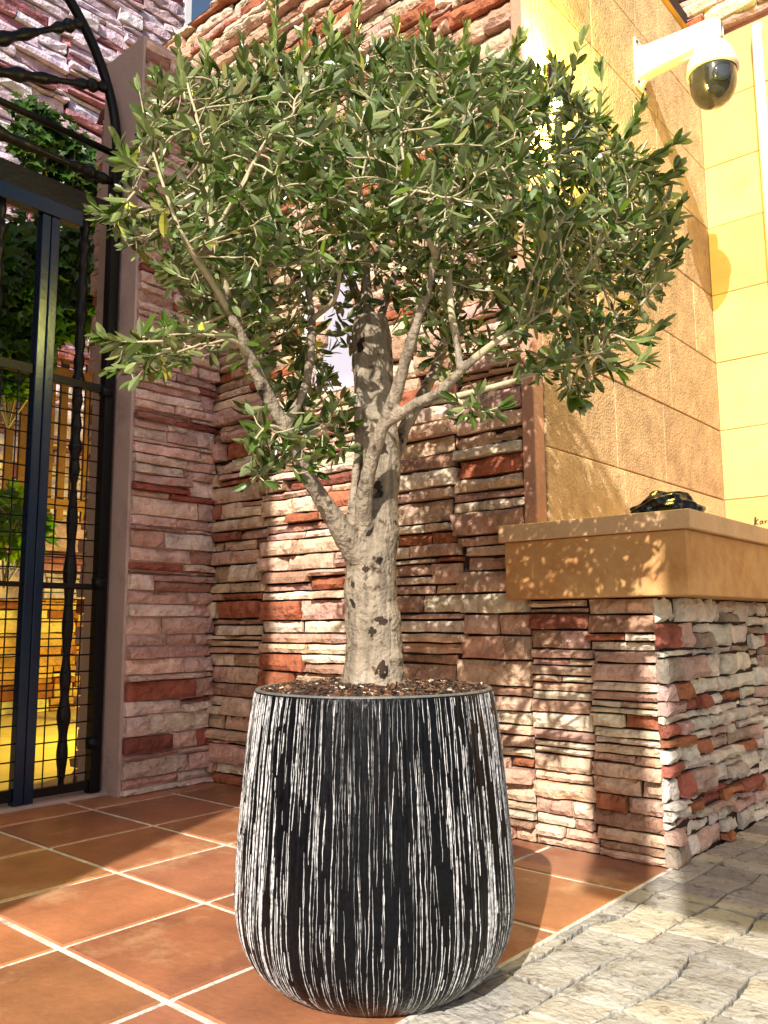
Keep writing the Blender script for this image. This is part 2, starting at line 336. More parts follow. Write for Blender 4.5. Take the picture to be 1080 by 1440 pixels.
# side wall B of sandstone blocks (faces +x)
def blocks(mb, org, u, v, n, rows, seed, cols, lr, gap=.004, off=0.0, special=None):
    rnd = random.Random(seed); org, u, v, n = [np.array(q, float) for q in (org, u, v, n)]
    for r_, (b_0, b_1, W) in enumerate(rows):
        a = 0.
        while a < W-.01:
            l = rnd.uniform(*lr)
            if W-(a+l) < .3: l = W-a
            c = rnd.choice(cols); k = rnd.uniform(.92, 1.08); c = tuple(q*k for q in c)
            if special: c = special(a+l/2, (b_0+b_1)/2, c)
            g = gap; h = .012+rnd.uniform(0, .004); e = .004
            q = [(a+g, b_0+g), (a+l-g, b_0+g), (a+l-g, b_1-g), (a+g, b_1-g)]
            q2 = [(a+g+e, b_0+g+e), (a+l-g-e, b_0+g+e), (a+l-g-e, b_1-g-e), (a+g+e, b_1-g-e)]
            V = [org+u*x+v*y for x, y in q]+[org+u*x+v*y+n*(h-e) for x, y in q]+[org+u*x+v*y+n*h for x, y in q2]
            Fc = [(8, 9, 10, 11)]+[(i, (i+1) % 4, 4+(i+1) % 4, 4+i) for i in range(4)]+[(4+i, 4+(i+1) % 4, 8+(i+1) % 4, 8+i) for i in range(4)]
            if np.dot(np.cross(u, v), n) < 0: Fc = [f[::-1] for f in Fc]
            mb.add(V, Fc, c); a += l
TANB = [lin(198, 170, 132), lin(190, 162, 126), lin(202, 176, 138), lin(186, 157, 122)]
zs = [1.35, 1.845, 2.345, 2.845, 3.352, 3.87, 4.34, 4.84, 5.34]
mb = MB(); mb.box((XR-.03, A+.06, 1.4), (XR-.012, 5.985, 5.34)); mb.build('side_wall_backing', M_trim, b0)
mb = MB()
def spB(a, b, c): return lin(190, 138, 86) if (a > 2.1 and (b < 1.5 or 2.3 < b < 2.8)) else c
blocks(mb, (XR-.012, A+.052, 0), Y_, Z_, X_, [(zs[i], zs[i+1], 2.475-.05*(0)) for i in range(len(zs)-1)], 5, TANB, (.55, 1.05), special=spB)
mb.build('side_wall', M_block, b0)
mb = MB(); mb.tube([(XR+.0, A, 5.36), (XR+.0, 5.98, 5.36)], .022, 8); mb.build('roof_edge_pipe', M_yellowpipe, b0, smooth=True)

# ------------------------------------------------------------------ yellow wall further back
AY = 6.0
y0 = empty('sandstone_wall', (-.5, 6.1, 0), 'smooth bright yellow sandstone block wall set back at the right beside the rough side wall', 'wall')
mb = MB(); mb.box((XR-.4, AY+.004, -.03), (2.2, 6.5, 7.4)); mb.build('wall_core', M_trim, y0)
mb = MB(); YEL = [lin(208, 178, 122), lin(214, 184, 128), lin(198, 166, 112), lin(216, 188, 136)]
blocks(mb, (XR-.0, AY, 0), X_, Z_, (0, -1, 0), [(zs[i], min(zs[i+1], 5.34), 4.19) for i in range(len(zs)-1)]+[(.9, 1.35, 4.19)], 9, YEL, (.9, 1.6), gap=.002)
mb.build('block_face', M_smooth, y0)
mb = MB(); cladding(mb, (XR-.4, AY, 0), X_, Z_, (0, -1, 0), 4.5, 7.3, 'warm', 77, b_start=5.37, hr=(.08, .17), res=.08, dr=(.02, .12))
mb.build('upper_stone_cladding', M_stone, y0)
# scribble on the wall
mb = MB(); g0 = atY(1060, 735, AY-.016); sx = .0042
def scr(pts, r=.0032): mb.tube(sm([(g0[0]+x*sx*1.05, AY-.015, g0[2]-y*sx) for x, y in pts], 4), r, 5)
scr([(3, -9), (2.2, -2), (1.5, 4)], .006); scr([(1.5, 3), (4.5, -3), (7, -5)]); scr([(3, 0), (5.5, 3), (6.5, 3.5)])
scr([(13, -2), (9.5, -1), (9.3, 2.5), (12, 2), (13.3, -2), (13.6, 3)]); scr([(16.5, -2), (16.8, 3), (17.2, 0), (19.5, -2)]); scr([(-4, 4), (-2, 4.3)])
scr([(21.5, -2), (22, 3), (24, 2.6), (25.5, -2), (25.8, 3)])
tag(mb.build('handwriting', M_ink), 'small black handwritten scribble on the yellow sandstone wall just above the counter', 'graffiti')
mb = MB(); px = atY(1069, 120, 5.93)[0]; mb.tube([(px, 5.93, 3.0), (px, 5.93, 5.18), (px+.01, 5.93, 5.26)], .035, 12)
tag(mb.build('downpipe', M_white, smooth=True), 'white vertical pipe on the yellow wall right of the security camera', 'pipe')

# ------------------------------------------------------------------ masonry counter with ledge
c0 = empty('masonry_counter', (-1.7, 3.9, 0), 'stone clad counter with a thick sandstone ledge, right of the planter', 'counter')
mb = MB(); mb.box((XR-.02, A+.006, -.03), (-1.452, 5.99, 1.10)); mb.build('counter_core', M_gap, c0)
mb = MB(); cladding(mb, (-2.07, A, 0), X_, Z_, (0, -1, 0), 2.07-1.455, 1.10, 'warm', 31, panel=(.3, .34), lr=(.14, .4), hr=(.038, .088), dr=(.015, .05), res=.025, wob=.005)
mb.build('front_cladding', M_stone, c0)
mb = MB(); cladding(mb, (-1.455, A-.03, 0), Y_, Z_, X_, 2.55, 1.10, 'cold', 33, panel=(.9, 1.4), lr=(.09, .30), hr=(.045, .115), dr=(.01, .06), res=.022, rough=.013, wob=.014, gap=.005)
mb.build('side_cladding', M_stone, c0)
mb = MB(); c = lin(214, 148, 78); LY = 3.30
mb.box((-2.125, LY+.022, 1.103), (-1.262, 5.985, 1.368), c)
mb.build('ledge_fascia', mat('ledge_sandstone', lin(212, 168, 112), rough=.8, var=.2, nscale=3, bump=.25, bscale=80, stain=lin(176, 116, 58), stain_scale=2.6, stain_lo=.45, stain_hi=.7), c0, bevel=.006)
mb = MB(); mb.box((-2.145, LY, 1.370), (-1.236, 5.985, 1.448)); mb.build('ledge_slab', mat('ledge_slab_stone', lin(222, 186, 142), rough=.75, var=.15, nscale=6, bump=.3, bscale=70), c0, bevel=.004)

# bag lying on the ledge
def bag():
    mb = MB(); p = atY(940, 722, 3.52); cx_, cy_, z0 = p[0]-.02, 3.52, 1.449; nu, nv = 72, 26; V = []
    for j in range(nv+1):
        th = math.pi/2*j/nv
        for i in range(nu):
            a = 2*math.pi*i/nu; rx, ry, rz = .150, .11, .105
            prof = 1.0+.22*math.cos(a)*math.sin(th)
            x, y, z = math.cos(th)*math.cos(a), math.cos(th)*math.sin(a), math.sin(th)**.8
            nz = mnoise.noise((x*2.3, y*2.3, z*2.3))*.22 + abs(mnoise.noise((x*2.6, y*2.6+3, z*3)))*.14+mnoise.noise((x*7, y*5, z*8))*.02
            k = 1+nz
            z_ = z*rz*k*(1.-.42*max(0, -x-.2)); 
            if j == 0: z_ = 0
            V.append((cx_+x*rx*k, cy_+y*ry*k, z0+max(0, z_)))
    Fc = [(j*nu+i, j*nu+(i+1) % nu, (j+1)*nu+(i+1) % nu, (j+1)*nu+i) for j in range(nv) for i in range(nu)]
    mb.add(V, Fc)
    o = mb.build('plastic_bag', M_bag, smooth=True); tag(o, 'crumpled black plastic bag lying on the corner of the sandstone ledge', 'bag')
bag()

# ------------------------------------------------------------------ gate pillar (short wall C with rendered end)
PX, PY = -4.475, 2.787; PH = 4.86
p0 = empty('gate_pillar', (-4.7, 3.1, 0), 'tall gate pillar with pinkish rendered end and split stone side, right of the iron gate', 'pillar')
mb = MB(); mb.box((-4.945, PY, -.03), (PX, A-.07, PH)); mb.build('rendered_core', M_conc, p0, bevel=.008)
mb = MB(); cladding(mb, (PX, PY+.012, 0), Y_, Z_, X_, A-PY-.045, PH-.03, 'pink', 41, panel=(.8, .9), lr=(.16, .5), dr=(.02, .06), res=.035)
mb.build('stone_cladding', M_stone, p0)
mb = MB(); cladding(mb, (-4.945, PY+.01, 0), Y_, Z_, (-1, 0, 0), A-PY-.05, PH-.3, 'pink', 43, panel=(.6, .7), lr=(.2, .5), dr=(.04, .13), hr=(.07, .14), res=.05)
mb.build('rear_stone_cladding', M_stone, p0)

# ------------------------------------------------------------------ far courtyard wall D
d0 = empty('courtyard_wall', (-9.7, 3, 0), 'high wall of pale pink split stone beyond the gate, top left', 'wall')
mb = MB(); mb.box((-10.1, -4, -.03), (-9.52, 6.50, 15)); mb.build('wall_core', M_gap, d0)
mb = MB(); cladding(mb, (-9.5, 1.2, 0), Y_, Z_, X_, 5.3, 13.0, 'far', 51, b_start=1.3, hr=(.10, .2), lr=(.3, 1.0), dr=(.03, .12), res=.16, rough=.03, wob=.02, gap=.008)
mb.build('stone_cladding', M_stone, d0)
mb = MB(); cladding(mb, (-9.5, 1.2, 0), Y_, Z_, X_, 5.3, 1.3, 'yard', 52, hr=(.09, .17), lr=(.3, .9), dr=(.03, .1), res=.12, rough=.025, wob=.015, gap=.008)  # foot of the same wall, lamp glow put into the stone colours
mb.build('lower_stone_cladding', M_stone, d0)
mb = MB(); mb.box((-10.1, 6.52, -.03), (-9.4, 6.62, 15)); mb.build('corner_strip', M_white, d0)

# courtyard: slatted timber screen seen through the gate
mb = MB(); sp = atX(88, 470, -7.6)
for k in range(14): mb.box((-7.62, sp[1]-.9+k*.13, 2.0), (-7.58, sp[1]-.9+k*.13+.07, 3.6))
mb.box((-7.575, sp[1]-.95, 2.1), (-7.55, sp[1]+.95, 2.2)); mb.box((-7.575, sp[1]-.95, 3.4), (-7.55, sp[1]+.95, 3.5))
mb.tube([(-7.6, sp[1]-.8, 0), (-7.6, sp[1]-.8, 2.2)], .04, 8); mb.tube([(-7.6, sp[1]+.8, 0), (-7.6, sp[1]+.8, 2.2)], .04, 8)
tag(mb.build('timber_screen', M_wood), 'brown slatted timber screen on posts seen through the gate', 'screen')

# ------------------------------------------------------------------ iron gate
GX = -4.67
g0e = empty('iron_gate', (GX, 1.45, 0), 'black iron gate, sky sheen tinted in, with mesh panels, turned bars and an arched fanlight', 'gate')
def baluster(mb, p, q, r=.016, knobs=((.2, .5), ), n=10):
    """turned bar from p to q with swelling groups at fractions"""
    p, q = np.array(p, float), np.array(q, float); L_ = np.linalg.norm(q-p); m = max(40, int(L_/.008)); pts = []; rad = []
    for i in range(m+1):
        t = i/m; s = t*L_; k = r
        for (c, w) in knobs:
            d = (s-c*L_)/w
            if abs(d) < 1:
                env = (1-abs(d))**.5; k = max(k, r*(1.25+1.15*env*(.62+.38*math.cos(d*9.5))))
        pts.append(p+(q-p)*t); rad.append(k)
    mb.tube(pts, rad, n)
BZ = 3.56
fr = MB()
for (ya, yb) in ((2.70, 2.765), (.135, .20)): fr.box((GX-.035, ya, .0), (GX+.035, yb, 4.05 if ya > 1 else 4.05))
fr.box((GX-.03, .201, BZ), (GX+.03, 2.699, BZ+.14))
fr.build('frame', M_iron, g0e, bevel=.004)
st = MB(); st.box((GX-.03, .201, BZ-.10), (GX+.045, 2.50, BZ-.003)); st.build('head_rail', M_blue, g0e, bevel=.006)
fr = MB(); fr.box((GX-.02, 2.361, .035), (GX+.02, 2.699, .085)); side = fr.build('side_panel', M_iron, g0e, bevel=.003)
for hw, z0, z1 in ((.02, 2.44, 2.49), (.015, 1.215, 1.245)):
    fr = MB(); fr.box((GX-hw, 2.361, z0), (GX+hw, 2.699, z1)); fr.build('cross_rail', M_iron, side, bevel=.003)
st = MB(); st.box((GX-.03, 2.302, .005), (GX+.035, 2.358, BZ-.102)); st.build('mullion', M_blue, side, bevel=.006)
def meshgrid(ya, yb, za, zb):
    m_ = MB(); k = 0; y = ya+.06
    while y < yb: m_.tube([(GX, y, za), (GX, y, zb)], .0045, 5); y += .098
    z = za+.05
    while z < zb: m_.tube([(GX+.007, ya, z), (GX+.007, yb, z)], .0045, 5); z += .098
    return m_
meshgrid(2.362, 2.70, .085, 2.44).build('wire_mesh', M_iron, side)
mb = MB(); baluster(mb, (GX-.02, 2.545, .05), (GX-.02, 2.545, BZ-.02), .017, ((.12, .35), (.36, .5), (.58, .22), (.70, .2), (.82, .28), (.95, .2))); mb.build('turned_bar', M_iron, side, smooth=True)
def leaf_(ya, yb):
    f_ = MB(); f_.box((GX-.02, ya+.056, .035), (GX+.02, yb-.056, .10)); d = f_.build('gate_leaf', M_iron, g0e, bevel=.003)
    for hw, z0, z1 in ((.02, 2.46, 2.52), (.015, 1.215, 1.245)):
        f_ = MB(); f_.box((GX-hw, ya+.056, z0), (GX+hw, yb-.056, z1)); f_.build('cross_rail', M_iron, d, bevel=.003)
    for y0_, y1_ in ((ya, ya+.055), (yb-.055, yb)):
        s_ = MB(); s_.box((GX-.03, y0_, .005), (GX+.04, y1_, BZ-.105)); s_.build('stile', M_blue, d, bevel=.006)
    meshgrid(ya+.056, yb-.056, .10, 2.46).build('wire_mesh', M_iron, d)
    for y in (ya+.3, (ya+yb)/2+.05, yb-.28):
        mb = MB(); baluster(mb, (GX-.02, y, .05), (GX-.02, y, BZ-.1), .017, ((.12, .35), (.36, .5), (.58, .22), (.70, .2), (.82, .28), (.95, .2))); mb.build('turned_bar', M_iron, d, smooth=True)
leaf_(1.46, 2.296); leaf_(.21, 1.45)
# fanlight arch and spokes
CY, CZ, RR = 1.45, 4.05, 1.285
mb = MB(); mb.tube([(GX, CY+RR*math.cos(a), CZ+RR*math.sin(a)) for a in np.linspace(-.03, math.pi+.03, 60)], .032, 10)
fan = mb.build('fanlight_arch', M_iron, g0e, smooth=True)
mb = MB(); mb.tube([(GX, .17, 4.06), (GX, 2.73, 4.06)], .022, 8); mb.build('springing_bar', M_iron, fan, smooth=True)
mb = MB(); baluster(mb, (GX, .17, 3.86), (GX, 2.73, 3.86), .02, ((.06, .16), (.3, .2), (.5, .3), (.7, .26), (.93, .14))); mb.build('turned_bar', M_iron, fan, smooth=True)
for a in (20.5, 38.5, 57, 75.5, 94, 112, 131, 150):
    a = math.radians(a); d = np.array([0, math.cos(a), math.sin(a)]); o_ = np.array([GX, CY, CZ])
    mb = MB(); baluster(mb, o_+d*.05, o_+d*RR*.985, .019, ((.5, .26), (.92, .13))); mb.build('spoke', M_iron, fan, smooth=True)
mb = MB(); mb.tube([(GX, CY+.2*math.cos(a), CZ+.2*math.sin(a)) for a in np.linspace(0, math.pi, 20)], .02, 8); mb.build('hub', M_iron, fan, smooth=True)
for z in (2.45, 1.25, .3):
    mb = MB(); mb.tube([(GX+.01, 2.72, z-.03), (GX+.01, 2.72, z+.03)], .045, 10); mb.build('hinge', M_iron, g0e, smooth=True)

# ------------------------------------------------------------------ vines
LOBES = [(0, 0), (.32, -.12), (.30, .12), (.62, .05), (.40, .32), (.46, .62), (.17, .55), (0, 1.0)]
def vine_leaf(mb, p, d, nrm, sz, c):
    d = d/np.linalg.norm(d); s_ = np.cross(d, nrm); s_ /= np.linalg.norm(s_)+1e-9; n_ = np.cross(s_, d)
    V = [p]; pts = LOBES+[(-x, y) for x, y in LOBES[-2:0:-1]]
    for x, y in pts[1:]: V.append(p+sz*(s_*x+d*y+n_*(.25*abs(x)-.15*y*y)))
    mb.add(V, [(0, i, i+1) for i in range(1, len(V)-1)]+[(0, len(V)-1, 1)] if False else [(0, i, i+1) for i in range(1, len(V)-1)], c)
def vine(name, label, blobs, N_, sz, seed, tone=(1, 1, 1)):
    r_ = random.Random(seed); mb = MB(); st = MB()
    base = blobs[0][0]; root = empty(name, (base[0], base[1], 0), label, 'vine', 'vines in the courtyard')
    for (c, rad, w) in blobs:
        for _ in range(int(N_*w)):
            while True:
                q = np.array([r_.uniform(-1, 1) for _ in range(3)])
                if q@q < 1: break
            p = np.array(c)+q*np.array(rad)
            d = np.array([r_.uniform(-.2, .8), r_.uniform(-.7, .7), r_.uniform(-1, .2)]); nn = np.array([1, -.4, .5])+np.array([r_.uniform(-.6, .6) for _ in range(3)])
            k = r_.uniform(.55, 1.35); vine_leaf(mb, p, d, nn, sz*r_.uniform(.6, 1.2), (k*tone[0]*r_.uniform(.8, 1.25), k*tone[1], k*tone[2]))
        for _ in range(6):
            a = np.array(c)+np.array([r_.uniform(-.5, .5)*x for x in rad]); b_ = np.array(c)+np.array([r_.uniform(-1, 1)*x for x in rad]); 
            st.tube(sm([(base[0], base[1], max(0, c[2]-rad[2]*1.6)), (a+b_)/2+np.array([0, .05, 0]), a, b_], 5), .008, 5)
    mb.build('foliage', M_vine, root); st.build('stem', M_twig, root)
p1 = atX(75, 210, -7.2); p1b = atX(110, 275, -7.2); p1c = atX(45, 165, -7.2)
vine('climbing_vine', 'green leafy vine above the gate head against the pink stone', [(p1, (.2, .5, .35), .6), (p1b, (.2, .3, .5), .5), (p1c, (.15, .25, .2), .12)], 700, .11, 3, (.5, .55, .5))
q1 = atX(20, 420, -6.4); q2 = atX(70, 380, -6.4); q3 = atX(5, 490, -6.4); q4 = atX(95, 430, -6.4)
vine('climbing_vine', 'bright green vine leaves filling the upper opening of the gate', [(q1, (.25, .55, .38), 1), (q2, (.25, .6, .5), .9), (q3, (.2, .4, .4), .6), (q4, (.2, .3, .25), .3)], 800, .125, 5, (.75, .8, .55))
q = atX(10, 740, -6.0)
vine('climbing_vine', 'small cluster of yellow green vine leaves low behind the gate mesh at the left edge', [(q, (.2, .3, .28), 1)], 160, .12, 8, (1.7, 1.5, .8))

# ------------------------------------------------------------------ planter pot
PC = np.array([-1.688, 1.902])
def lathe(mb, prof, c, n, uvs=None):
    V = [(c[0]+r_*math.cos(2*math.pi*i/n), c[1]+r_*math.sin(2*math.pi*i/n), z) for r_, z in prof for i in range(n)]
    mb.add(V, [(j*n+i, j*n+(i+1) % n, (j+1)*n+(i+1) % n, (j+1)*n+i) for j in range(len(prof)-1) for i in range(n)])
prof = [(.27, .0), (.285, .004), (.330, .032), (.365, .062), (.388, .093), (.406, .13), (.417, .17), (.4235, .215), (.424, .25), (.4215, .33), (.416, .42), (.4075, .52), (.399, .61), (.389, .70), (.380, .765), (.375, .795), (.3725, .806)]
prof = [(a*.945, b) for a, b in prof]
rimp = [(.3715, .809), (.368, .811), (.360, .811), (.355, .808), (.353, .78), (.35, .70)]
rimp = [(a*.945, b) for a, b in rimp]
pot = empty('plant_pot', (PC[0], PC[1], 0), 'large round black planter with vertical white ribbed streaks holding the olive tree', 'planter')
def potmesh():
    fine = sm([(a, b, 0) for a, b in prof], 5); fine = [(q[0], q[1]) for q in fine]; n = 720; mb = MB(); V = []
    hs = np.array([q[1] for q in fine]); rs = np.array([q[0] for q in fine]); arc = np.concatenate([[0], np.cumsum(np.hypot(np.diff(hs), np.diff(rs)))])
    for k, q in enumerate(fine):
        for i in range(n):
            a = 2*math.pi*i/n
            d = .0022*mnoise.noise((math.cos(a)*46, math.sin(a)*46, q[1]*2.2))+.0015*mnoise.noise((math.cos(a)*90+9, math.sin(a)*90, q[1]*4))
            if q[1] > .79 or q[1] < .01: d *= .3
            V.append((PC[0]+(q[0]+d)*math.cos(a), PC[1]+(q[0]+d)*math.sin(a), q[1]))
    m = len(fine); mb.add(V, [(j*n+i, j*n+(i+1) % n, (j+1)*n+(i+1) % n, (j+1)*n+i) for j in range(m-1) for i in range(n)], (.0035, .004, .006))
    rn = random.Random(19); T = arc[-1]
    for q in range(1350):           # raised white ridges, wavy and tapering, some broken
        L_ = rn.choice((rn.uniform(.03, .12), rn.uniform(.08, .3), rn.uniform(.2, .6))); s0 = rn.uniform(-.25, T-.02); s1 = min(T-.004, s0+L_); s0 = max(.006, s0)
        if s1-s0 < .02: continue
        th = (q*2.3999632+rn.gauss(0, .006)) % (2*math.pi); sd = rn.uniform(0, 500); w0 = rn.choice((.00045, .0005, .0006, .0008, .0012))*(1+.35*(s0 < .25)); K = max(6, int((s1-s0)/.009)); V = []; tone = rn.uniform(.4, .8)
        for i in range(K+1):
            t = i/K; sa = s0+(s1-s0)*t; h = float(np.interp(sa, arc, hs)); r_ = float(np.interp(sa, arc, rs))
            a = th+(.020*mnoise.noise((sa*5, sd, 0))+.0055*mnoise.noise((sa*32, sd, 4)))
            w = w0*min(1., 5*t+.1, 5*(1-t)+.1)*max(.12, .8+1.1*mnoise.noise((sa*16, sd, 8))); da = w/r_
            for u_, up_ in ((-1, -.0012), (0, .0022), (1, -.0012)):
                rr = r_+up_*(.5+.5*min(1, w/.0012)); V.append((PC[0]+rr*math.cos(a+da*u_), PC[1]+rr*math.sin(a+da*u_), h))
        mb.add(V, [(i*3+c, i*3+c+1, i*3+c+4, i*3+c+3) for i in range(K) for c in (0, 1)], (tone, tone, tone*1.03))
    mb.build('pot_wall', M_pot, pot, smooth=True)
potmesh()
mb = MB(); lathe(mb, [prof[-1]]+rimp, PC, 128); mb.build('rim', mat('pot_rim', (.12, .12, .12), rough=.5, var=.5, nscale=40, bump=.3), pot, smooth=True)
# soil
mb = MB(); r_ = random.Random(4); n = 64
V = [(PC[0], PC[1], .80)]
for k in range(1, 13):
    for i in range(n):
        a = 2*math.pi*i/n; R_ = .335*k/12; V.append((PC[0]+R_*math.cos(a), PC[1]+R_*math.sin(a), .795+.018*mnoise.noise((math.cos(a)*R_*20, math.sin(a)*R_*20, 1))+.02*(1-k/12)))
Fc = [(0, 1+i, 1+(i+1) % n) for i in range(n)]+[(1+(k-1)*n+i, 1+k*n+i, 1+k*n+(i+1) % n, 1+(k-1)*n+(i+1) % n) for k in range(1, 12) for i in range(n)]
mb.add(V, Fc, lin(70, 45, 32))
cs = [lin(66, 44, 32), lin(92, 62, 44), lin(50, 34, 26), lin(124, 92, 68), lin(36, 27, 22)]
for _ in range(8000):
    a = r_.uniform(0, 2*math.pi); R_ = .332*math.sqrt(r_.random()); x, y = PC[0]+R_*math.cos(a), PC[1]+R_*math.sin(a)
    z = .803+.018*mnoise.noise((math.cos(a)*R_*20, math.sin(a)*R_*20, 1))+.02*(1-R_/.335)
    L_ = r_.uniform(.003, .010); w_ = L_*r_.uniform(.3, .7); d = np.array([r_.gauss(0, 1), r_.gauss(0, 1), r_.gauss(0, .45)]); d /= np.linalg.norm(d); s_ = np.cross(d, [r_.gauss(0, .3), r_.gauss(0, .3), 1]); s_ /= np.linalg.norm(s_); t_ = np.cross(s_, d)*.3
    p = np.array([x, y, z]); c = r_.choice(cs) if r_.random() > .03 else lin(215, 205, 190)
    Q = [p-d*L_-s_*w_, p+d*L_-s_*w_, p+d*L_+s_*w_, p-d*L_+s_*w_]; Q = Q+[q+t_*w_*2 for q in Q]
    mb.add(Q, [(0,3,2,1),(4,5,6,7),(0,1,5,4),(1,2,6,5),(2,3,7,6),(3,0,4,7)], c)
tag(mb.build('bark_mulch', M_soil), 'brown bark mulch and soil filling the top of the planter', 'soil', kind='stuff')

# ------------------------------------------------------------------ olive tree
tree = empty('olive_tree', (PC[0], PC[1], .80), 'potted olive tree with pale knotted trunk and dense green crown, in the black planter', 'tree')
px2 = D0/F*1.02      # units per pixel at trunk
# (px, py, radius px, depth offset)
BR = {
 'T':  [(527,972,46,0),(526,952,44,0),(527,925,41,0),(526,880,39,0),(523,830,38,0),(522,790,36,0),(528,740,31,.01),(530,690,31,.02),(530,640,31,.02),(529,590,31,.03),(527,540,30,.03),(525,500,29,.03),(523,465,28,.03),(522,446,25,.03)],
 'Rdg':[(494,772,14,-.02),(494,730,9,-.04),(499,680,7,-.05),(503,620,7,-.05),(506,565,8,-.04),(509,520,8,-.02)],
 'B1': [(515,800,22,-.02),(492,765,21,-.06),(468,727,17,-.10),(438,680,14,-.14),(412,630,13,-.18),(398,598,12.5,-.2),(370,545,11.5,-.24),(347,490,10.5,-.28),(326,440,9.5,-.32),(313,385,8.5,-.36),(300,330,7,-.38),(290,262,5.5,-.36),(282,190,4,-.3),(262,110,2.5,-.2)],
 'B1b':[(400,600,10,-.2),(425,555,8,-.17),(437,500,7.5,-.14),(438,445,7,-.1),(430,390,6,-.06),(422,310,5,0),(405,215,4,.06),(388,110,2.5,.1)],
 'B1c':[(330,450,7,-.31),(300,400,5.5,-.38),(268,352,4.5,-.46),(243,300,3.6,-.5),(215,215,2.4,-.5)],
 'B1d':[(350,500,5,-.28),(325,478,3.2,-.35),(270,470,2.4,-.42),(200,474,1.6,-.45)],
 'B2': [(512,750,17,-.04),(512,712,15,-.08),(518,670,13,-.12),(530,622,12,-.17),(545,585,11.5,-.2),(560,545,11,-.23),(570,505,10,-.26),(585,460,9,-.30),(602,405,8.5,-.33),(612,360,8,-.35),(620,315,7,-.34),(638,250,5.5,-.3),(650,180,4,-.2),(660,100,2.6,-.1)],
 'B3': [(545,595,9,-.19),(580,572,9.5,-.24),(618,552,9,-.28),(648,522,8,-.32),(678,495,6.3,-.34),(718,466,4.6,-.34),(770,436,3.6,-.28),(815,392,2.8,-.2),(850,340,2,-.1)],
 'B3b':[(648,520,6.5,-.32),(642,480,6,-.30),(634,430,5.5,-.26),(634,370,5,-.2),(660,300,4.2,-.12),(712,235,3.2,-.05),(772,160,2.4,.0)],
 'B4': [(590,568,6,-.24),(640,558,5.5,-.28),(690,545,4.8,-.3),(745,528,3.8,-.28),(800,505,2.6,-.22),(850,495,1.8,-.2)],
 'B5': [(540,700,13,.06),(556,640,12,.12),(570,600,12,.17),(592,560,11.5,.22),(612,520,11,.27),(630,470,10,.32),(650,420,8.5,.36),(690,350,7,.38),(745,290,5,.36),(820,240,3.4,.28),(890,215,2.2,.2)],
 'B6': [(522,470,14,.05),(516,420,12,.08),(512,360,10,.1),(508,290,8,.12),(500,210,5.5,.14),(495,110,3,.14)],
 'B7': [(520,480,10,.06),(500,410,8,.16),(470,340,7,.26),(440,260,5,.36),(420,160,3.4,.4)],
 'B8': [(526,480,10,.06),(550,400,8,.18),(580,320,6.5,.3),(600,230,5,.4),(590,120,3,.42)],
 'B9': [(438,450,5,-.1),(470,420,4,-.2),(480,370,3.5,-.3),(500,290,3,-.4),(520,200,2.4,-.45)],
 'B10':[(300,330,4,-.38),(335,270,3.4,-.45),(370,205,3,-.5),(395,170,2.4,-.5)],
 'B12':[(432,672,5,-.14),(412,650,3.5,-.17),(388,655,2.6,-.2),(362,668,2,-.22)],
 'B13':[(412,628,6,-.17),(440,608,4,-.12),(468,598,3,-.06),(486,622,2,-.04)],
 'B14':[(622,550,5,-.28),(648,566,3.2,-.3),(672,580,2.2,-.32)],
 'B15':[(405,612,5,-.19),(385,600,3.2,-.24),(366,608,2.4,-.28),(350,640,2,-.28)],
 'B11':[(612,360,5,-.35),(590,300,4,-.45),(570,240,3.2,-.52),(560,150,2.4,-.5)]}
def branch_pts(k, sub=5): 
    P = [(*atD(x, y, d), r*px2*(1 if k == 'T' else .80)) for x, y, r, d in BR[k]]
    pts = [np.array(p) for p in P]; Q = [2*pts[0]-pts[1]]+pts+[2*pts[-1]-pts[-2]]; out = []
    for i in range(1, len(Q)-2):
        for j in range(sub):
            t = j/sub; a, b, c, d = Q[i-1:i+3]; out.append(.5*((2*b)+(-a+c)*t+(2*a-5*b+4*c-d)*t*t+(-a+3*b-3*c+d)*t**3))
    out.append(Q[-2]); return out
thick = MB(); NODES = []; RAD = []
for k in BR:
    P = branch_pts(k); mb_pts = []; mb_r = []
    for i, p in enumerate(P):
        w = .10*p[3]+.0015
        q = p[:3]+w*np.array([mnoise.noise((p[0]*9, p[2]*9, i*.05)), mnoise.noise((p[1]*9, p[2]*9, 7)), 0])
        mb_pts.append(q); mb_r.append(max(.0022, p[3]*(1+.10*mnoise.noise((p[0]*16, p[1]*16, p[2]*16)))))
        if k not in ('T', 'Rdg') and i > len(P)*.6: mb_r[-1] = max(.0022, mb_r[-1]*.72)
        if k not in ('T', 'Rdg') and i > len(P)*.4: NODES.append(q); RAD.append(p[3])
    cut = [i for i, r in enumerate(mb_r) if r > .0105]; m = (cut[-1]+1) if cut else 0
    if m > 2: thick.tube(mb_pts[:m], mb_r[:m], 16)
    BR[k] = (mb_pts, mb_r, m)
